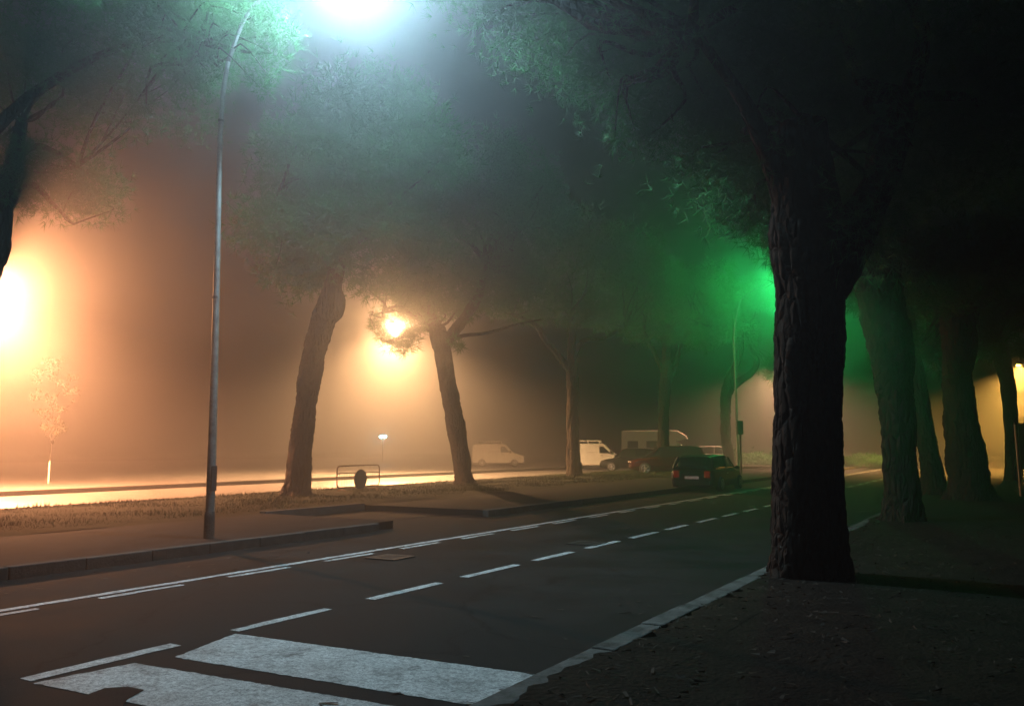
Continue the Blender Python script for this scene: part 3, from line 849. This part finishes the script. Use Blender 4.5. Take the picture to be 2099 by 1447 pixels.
def car(name, label, loc, rz, paint, kind='hatch', group=None, glint=True):
    """x forward; returns the root. Built nose +x"""
    e = empty(name, loc, rz, label, {'hatch': 'car', 'suv': 'car', 'van': 'van', 'camper': 'camper van'}[kind], group)
    if kind in ('hatch', 'suv'):
        s = 1.0 if kind == 'hatch' else 1.12
        L, W = 4.0 * s, .86 * (s * .5 + .5)
        zb, zs, zt = .22 * s, .92 * s, 1.46 * s
        hx = L / 2
        loft([(-hx, body_loop(W * .84, zb + .18, zs - .18)), (-hx + .1, body_loop(W * .95, zb + .04, zs - .04)), (-hx + .7, body_loop(W, zb, zs + .03)), (0, body_loop(W, zb, zs)), (hx - 1.25, body_loop(W, zb, zs - .02)), (hx - .4, body_loop(W * .95, zb, zs - .14)), (hx - .08, body_loop(W * .86, zb + .05, zs - .26)), (hx, body_loop(W * .78, zb + .12, zs - .36))], 'body', paint, e, smooth=False, bevel=.04, bseg=3)
        cb = [(-hx + .1, cabin_loop(W * .86, W * .60, zs - .02, zs + .16)), (-hx + .42, cabin_loop(W * .92, W * .70, zs - .02, zt - .05)), (-hx + 1.0, cabin_loop(W * .93, W * .73, zs - .02, zt)), (.1, cabin_loop(W * .93, W * .73, zs - .02, zt)), (.5, cabin_loop(W * .93, W * .70, zs - .02, zt - .07)), (hx - .95, cabin_loop(W * .88, W * .66, zs - .04, zs + .06))]
        loft(cb, 'windows', M_glass, e, bevel=.03)
        rf = [(x, [(-q, z1 - .02), (-q * .9, z1 + .018), (0, z1 + .035), (q * .9, z1 + .018), (q, z1 - .02), (0, z1 - .03)]) for x, q, z1 in ((-hx + .36, W * .66, zt - .06), (-hx + 1.0, W * .74, zt + .003), (.1, W * .74, zt + .003), (.52, W * .70, zt - .066))]
        loft(rf, 'roof', paint, e)
        for sy in (-1, 1):
            m = MB(); m.tube([(-hx + .14, sy * W * .86, zs), (-hx + .42, sy * (W * .72 + .01), zt - .06)], [.06, .045], n=6).build('pillar', paint, e)
            m = MB(); m.tube([(-.35, sy * W * .93, zs), (-.3, sy * (W * .755), zt - .06)], .035, n=6).build('pillar', paint, e)
            m = MB(); m.tube([(hx - 1.0, sy * W * .87, zs - .02), (.5, sy * W * .715, zt - .07)], .035, n=6).build('pillar', paint, e)
        wx = L * .31
        for x in (-wx, wx):
            for sy in (-1, 1): wheel(e, x, sy * (W - .06), .31 * s)
        for sy in (-1, 1):
            MB().box((-hx - .012, sy * W * .66 - .12, zs - .36), (-hx + .2, sy * W * .66 + .12, zs - .06)).build('tail_lamp', M_tail, e, bevel=.03)
            MB().sph((hx - .1, sy * W * .62, zs - .34), (.1, .17, .08)).build('headlight', M_lens, e, smooth=True)
            MB().sph((.62, sy * (W + .08), zs + .03), (.07, .1, .07)).build('wing_mirror', paint, e, smooth=True)
            MB().box((-.5, sy * (W + .004) - .012, zs - .2), (-.34, sy * (W + .004) + .012, zs - .165)).build('door_handle', M_rim, e)
        MB().box((-hx - .02, -.26, zb + .30), (-hx + .02, .26, zb + .41)).build('number_plate', M_plate, e)
        MB().box((-hx - .045, -W * .8, zb + .02), (-hx + .25, W * .8, zb + .24)).build('bumper', M_dark if kind == 'suv' else paint, e, bevel=.04)
    elif kind == 'van':
        W = .9
        prof = [(-2.1, .3), (-2.12, .95), (-2.05, 1.7), (-1.95, 1.82), (.35, 1.84), (.62, 1.76), (1.22, 1.12), (1.92, .92), (2.06, .7), (2.08, .3)]
        MB().prism(prof, -W, W).build('body', paint, e, bevel=.07, bseg=3)
        for sy in (-1, 1):
            y0 = sy * (W + .003)
            MB().add([(.22, y0, 1.15), (.98, y0, 1.15), (.5, y0, 1.62), (.22, y0, 1.62)], [(0, 1, 2, 3)]).build('side_window', M_glass, e)
            MB().box((.95, y0 - .03 + sy * .1, 1.1), (1.1, y0 + .03 + sy * .1, 1.3)).build('wing_mirror', M_dark, e, bevel=.02)
            MB().box((.3, y0 - .012, .98), (.46, y0 + .012, 1.02)).build('door_handle', M_dark, e)
            MB().box((-.7, y0 - .008, 1.2), (.1, y0 + .006, 1.22)).build('side_rail', M_dark, e)
            MB().box((1.83, sy * .62 - .16, .72), (2.09, sy * .62 + .16, .9)).build('headlight', M_lens, e, bevel=.04)
        MB().add([(1.185, -.76, 1.19), (1.185, .76, 1.19), (.675, .7, 1.735), (.675, -.7, 1.735)], [(0, 1, 2, 3)]).build('windscreen', M_glass, e)
        m = MB()
        for sy in (-1, 1): m.tube([(-1.6, sy * .7, 2.0), (.3, sy * .7, 2.0)], .03, n=6)
        for x in (-1.5, -.6, .2): m.box((x - .04, -.7, 1.83), (x + .04, .7, 1.97))
        m.box((-1.55, -.5, 1.975), (.25, .45, 2.07))
        m.build('roof_rack', paint, e)
        MB().box((-2.0, -W * .93, .22), (2.12, W * .93, .45)).build('bumper', M_dark, e, bevel=.03)
        for x in (-1.3, 1.35):
            for sy in (-1, 1): wheel(e, x, sy * (W - .07), .31)
    else:
        W = 1.08
        prof = [(-3.0, .45), (-3.02, 2.85), (-2.9, 3.0), (1.7, 3.0), (2.5, 2.55), (2.6, 2.25), (1.6, 2.1), (1.6, .45)]
        MB().prism(prof, -W, W).build('body', paint, e, bevel=.06, bseg=3)
        cab = [(1.6, .35), (1.6, 2.09), (1.8, 2.05), (2.45, 1.35), (3.05, 1.15), (3.15, .4)]
        MB().prism(cab, -.95, .95).build('cab', paint, e, bevel=.05, bseg=3)
        for sy in (-1, 1):
            y0 = sy * (W + .004)
            for (x0, x1, z0, z1) in ((-2.5, -1.6, 1.5, 2.1), (-.9, .2, 1.5, 2.1)):
                MB().box((x0, y0 - .012, z0), (x1, y0 + .012, z1)).build('window', M_glass, e, bevel=.01)
            MB().add([(1.72, sy * .953, 1.4), (2.3, sy * .953, 1.4), (1.9, sy * .953, 1.9), (1.72, sy * .953, 1.9)], [(0, 1, 2, 3)]).build('side_window', M_glass, e)
            MB().box((-3.03, y0 - .008, 1.05), (1.6, y0 + .006, 1.16)).build('stripe', M_red, e)
            MB().tube([(2.2, sy * .95, 1.5), (2.3, sy * 1.22, 1.5)], .02, n=6).build('mirror_arm', M_dark, e)
        MB().add([(2.43, -.82, 1.40), (2.43, .82, 1.40), (1.87, .8, 2.01), (1.87, -.8, 2.01)], [(0, 1, 2, 3)]).build('windscreen', M_glass, e)
        MB().box((.55, -W - .02, .55), (1.25, -W + .01, 2.2)).build('door', M_cream, e, bevel=.01)
        for x in (-1.9, 2.1):
            for sy in (-1, 1): wheel(e, x, sy * (.88), .34)
    return e


PG = 'vehicles parked beyond the pines'
c = gnd(1432, 1006)
car('parked_car', 'black hatchback parked at the kerb of the near road, seen from behind', (-10.25, 32.0, 0), R(91), M_black).scale = (1, 1, .88)
p = gnd(1225, 962); car('parked_van', 'white van with a loaded roof rack and a glinting windscreen, between two pines', (p.x, p.y, 0.01), R(20), M_white, 'van', PG)
p = gnd(1292, 966); car('parked_car', 'low dark car nose to nose with the white van', (p.x, p.y, 0.01), R(205), M_black, 'hatch', PG)
p = at(1347, 950, 74); car('parked_camper', 'tall cream camper with overhanging front behind the dark red car', (p.x, p.y, 0.01), R(22), M_cream, 'camper', PG)
p = gnd(1368, 972); car('parked_car', 'dark red off-road car parked in front of the tall camper', (p.x, p.y, 0.01), R(208), M_red, 'suv', PG)
p = at(1470, 955, 72); car('parked_car', 'grey car half hidden behind the crooked pine and black hatchback', (p.x, p.y, 0.01), R(25), M_grey, 'suv', PG)
p = at(1022, 958, 70); car('parked_van', 'pale van fading into the orange haze right of the forked pine', (p.x, p.y, 0.01), R(28), M_cream, 'van', PG)


# ------------------------------------------------------------------ traffic signal near the thin lamp
def signal():
    D = 45.2
    p = at(1519, 960, D)
    e = empty('traffic_signal', (p.x, p.y, .15), R(20), 'dark traffic signal seen from behind on a short post by the crooked pine', 'traffic light')
    zc = at(1518, 876, D).z - .15
    MB().tube([(0, 0, -.1), (0, 0, zc + .3)], .05, n=10).build('post', M_dark, e)
    m = MB().box((-.17, -.14, zc - .36), (.17, .1, zc + .36)); h = m.build('signal_head', M_dark, e, bevel=.05, bseg=3)
    for k in range(3):
        zz = zc - .23 + .23 * k
        MB().tube([(0, .1, zz), (0, .22, zz)], [.1, .1], n=14, caps=False).build('visor', M_dark, h)
    MB().box((-.05, -.03, zc - 1.3), (.05, .03, zc - 1.0)).build('control_box', M_dark, e, bevel=.01)


signal()


# ------------------------------------------------------------------ notice board at right edge
def board():
    D = 26
    p = at(2091, 985, D)
    e = empty('notice_board', (p.x, p.y, .1), YAW * .2, 'dark notice board on a pale post at the right edge', 'sign')
    t = at(2090, 870, D).z - .1
    MB().tube([(0, 0, -.1), (-.04, 0, t)], .035, n=10).build('post', M_cream, e)
    MB().tube([(1.42, 0, -.1), (1.4, 0, t)], .035, n=10).build('post', M_cream, e)
    MB().box((.03, -.04, t - 1.35), (1.34, .04, t)).build('panel', M_dark, e, bevel=.015)
    MB().box((-.06, -.06, t + .003), (1.46, .06, t + .05)).build('top_cap', M_dark, e, bevel=.01)


board()


# dark shrubs far away close the view at the right of the lot
def shrub(label, u, v_, D, r, nc, seed):
    p = at(u, v_, D)
    e = empty('shrub', (p.x, p.y, 0.02), 0, label, 'shrub', 'low shrubs in the haze')
    rg = random.Random(seed)
    C = [(rg.uniform(-r, r), rg.uniform(-r * .5, r * .5), rg.uniform(.2, .8)) for _ in range(nc)]
    npmesh('crown', foliage(C, [rg.uniform(.4, .7) for _ in C], 130, .2, seed=seed, wk=2.5), 4, M_needle, e)
    mb = MB()
    for c_ in C[:8]: mb.tube([(c_[0] * .3, c_[1] * .3, -.1), c_], [.03, .012], n=5)
    mb.build('stems', M_bark, e)


shrub('low dark hedge shrub right of the crooked pine', 1548, 955, 70, 2.4, 16, 3)
shrub('low dark shrub seen between the massive trunk and the second near pine', 1775, 960, 64, 2.4, 16, 4)

# ------------------------------------------------------------------ fog
hz = MB().box((-200, -200, -1.2), (200, 200, 19.0)).build('haze', None)
hz['kind'] = 'stuff'
hm = bpy.data.materials.new('haze_air'); hm.use_nodes = True
nt = hm.node_tree; nt.nodes.clear()
out = nt.nodes.new('ShaderNodeOutputMaterial'); pv = nt.nodes.new('ShaderNodeVolumePrincipled')
pv.inputs['Color'].default_value = (0.92, 0.92, 0.92, 1)
pv.inputs['Density'].default_value = 0.0135
pv.inputs['Anisotropy'].default_value = 0.9
nt.links.new(pv.outputs['Volume'], out.inputs['Volume'])
hz.data.materials.append(hm)

# ------------------------------------------------------------------ night sky
wd = bpy.data.worlds.new('World'); SC.world = wd; wd.use_nodes = True
nt = wd.node_tree
sky = nt.nodes.new('ShaderNodeTexSky'); sky.sky_type = 'NISHITA'; sky.sun_disc = False
sky.sun_elevation = R(-4); sky.sun_rotation = R(120)
bg = nt.nodes['Background']; bg.inputs['Strength'].default_value = 0.02
nt.links.new(sky.outputs['Color'], bg.inputs['Color'])

# ------------------------------------------------------------------ render settings
SC.view_settings.view_transform = 'Standard'; SC.view_settings.look = 'None'
SC.view_settings.exposure = 0.0; SC.view_settings.gamma = 1.0
cy = SC.cycles
cy.max_bounces = 4; cy.diffuse_bounces = 2; cy.glossy_bounces = 2; cy.volume_bounces = 0; cy.transmission_bounces = 2; cy.transparent_max_bounces = 4
cy.use_adaptive_sampling = False
cy.use_denoising = True
cy.sample_clamp_indirect = 3.0
cy.caustics_reflective = False; cy.caustics_refractive = False
SC.render.use_persistent_data = False
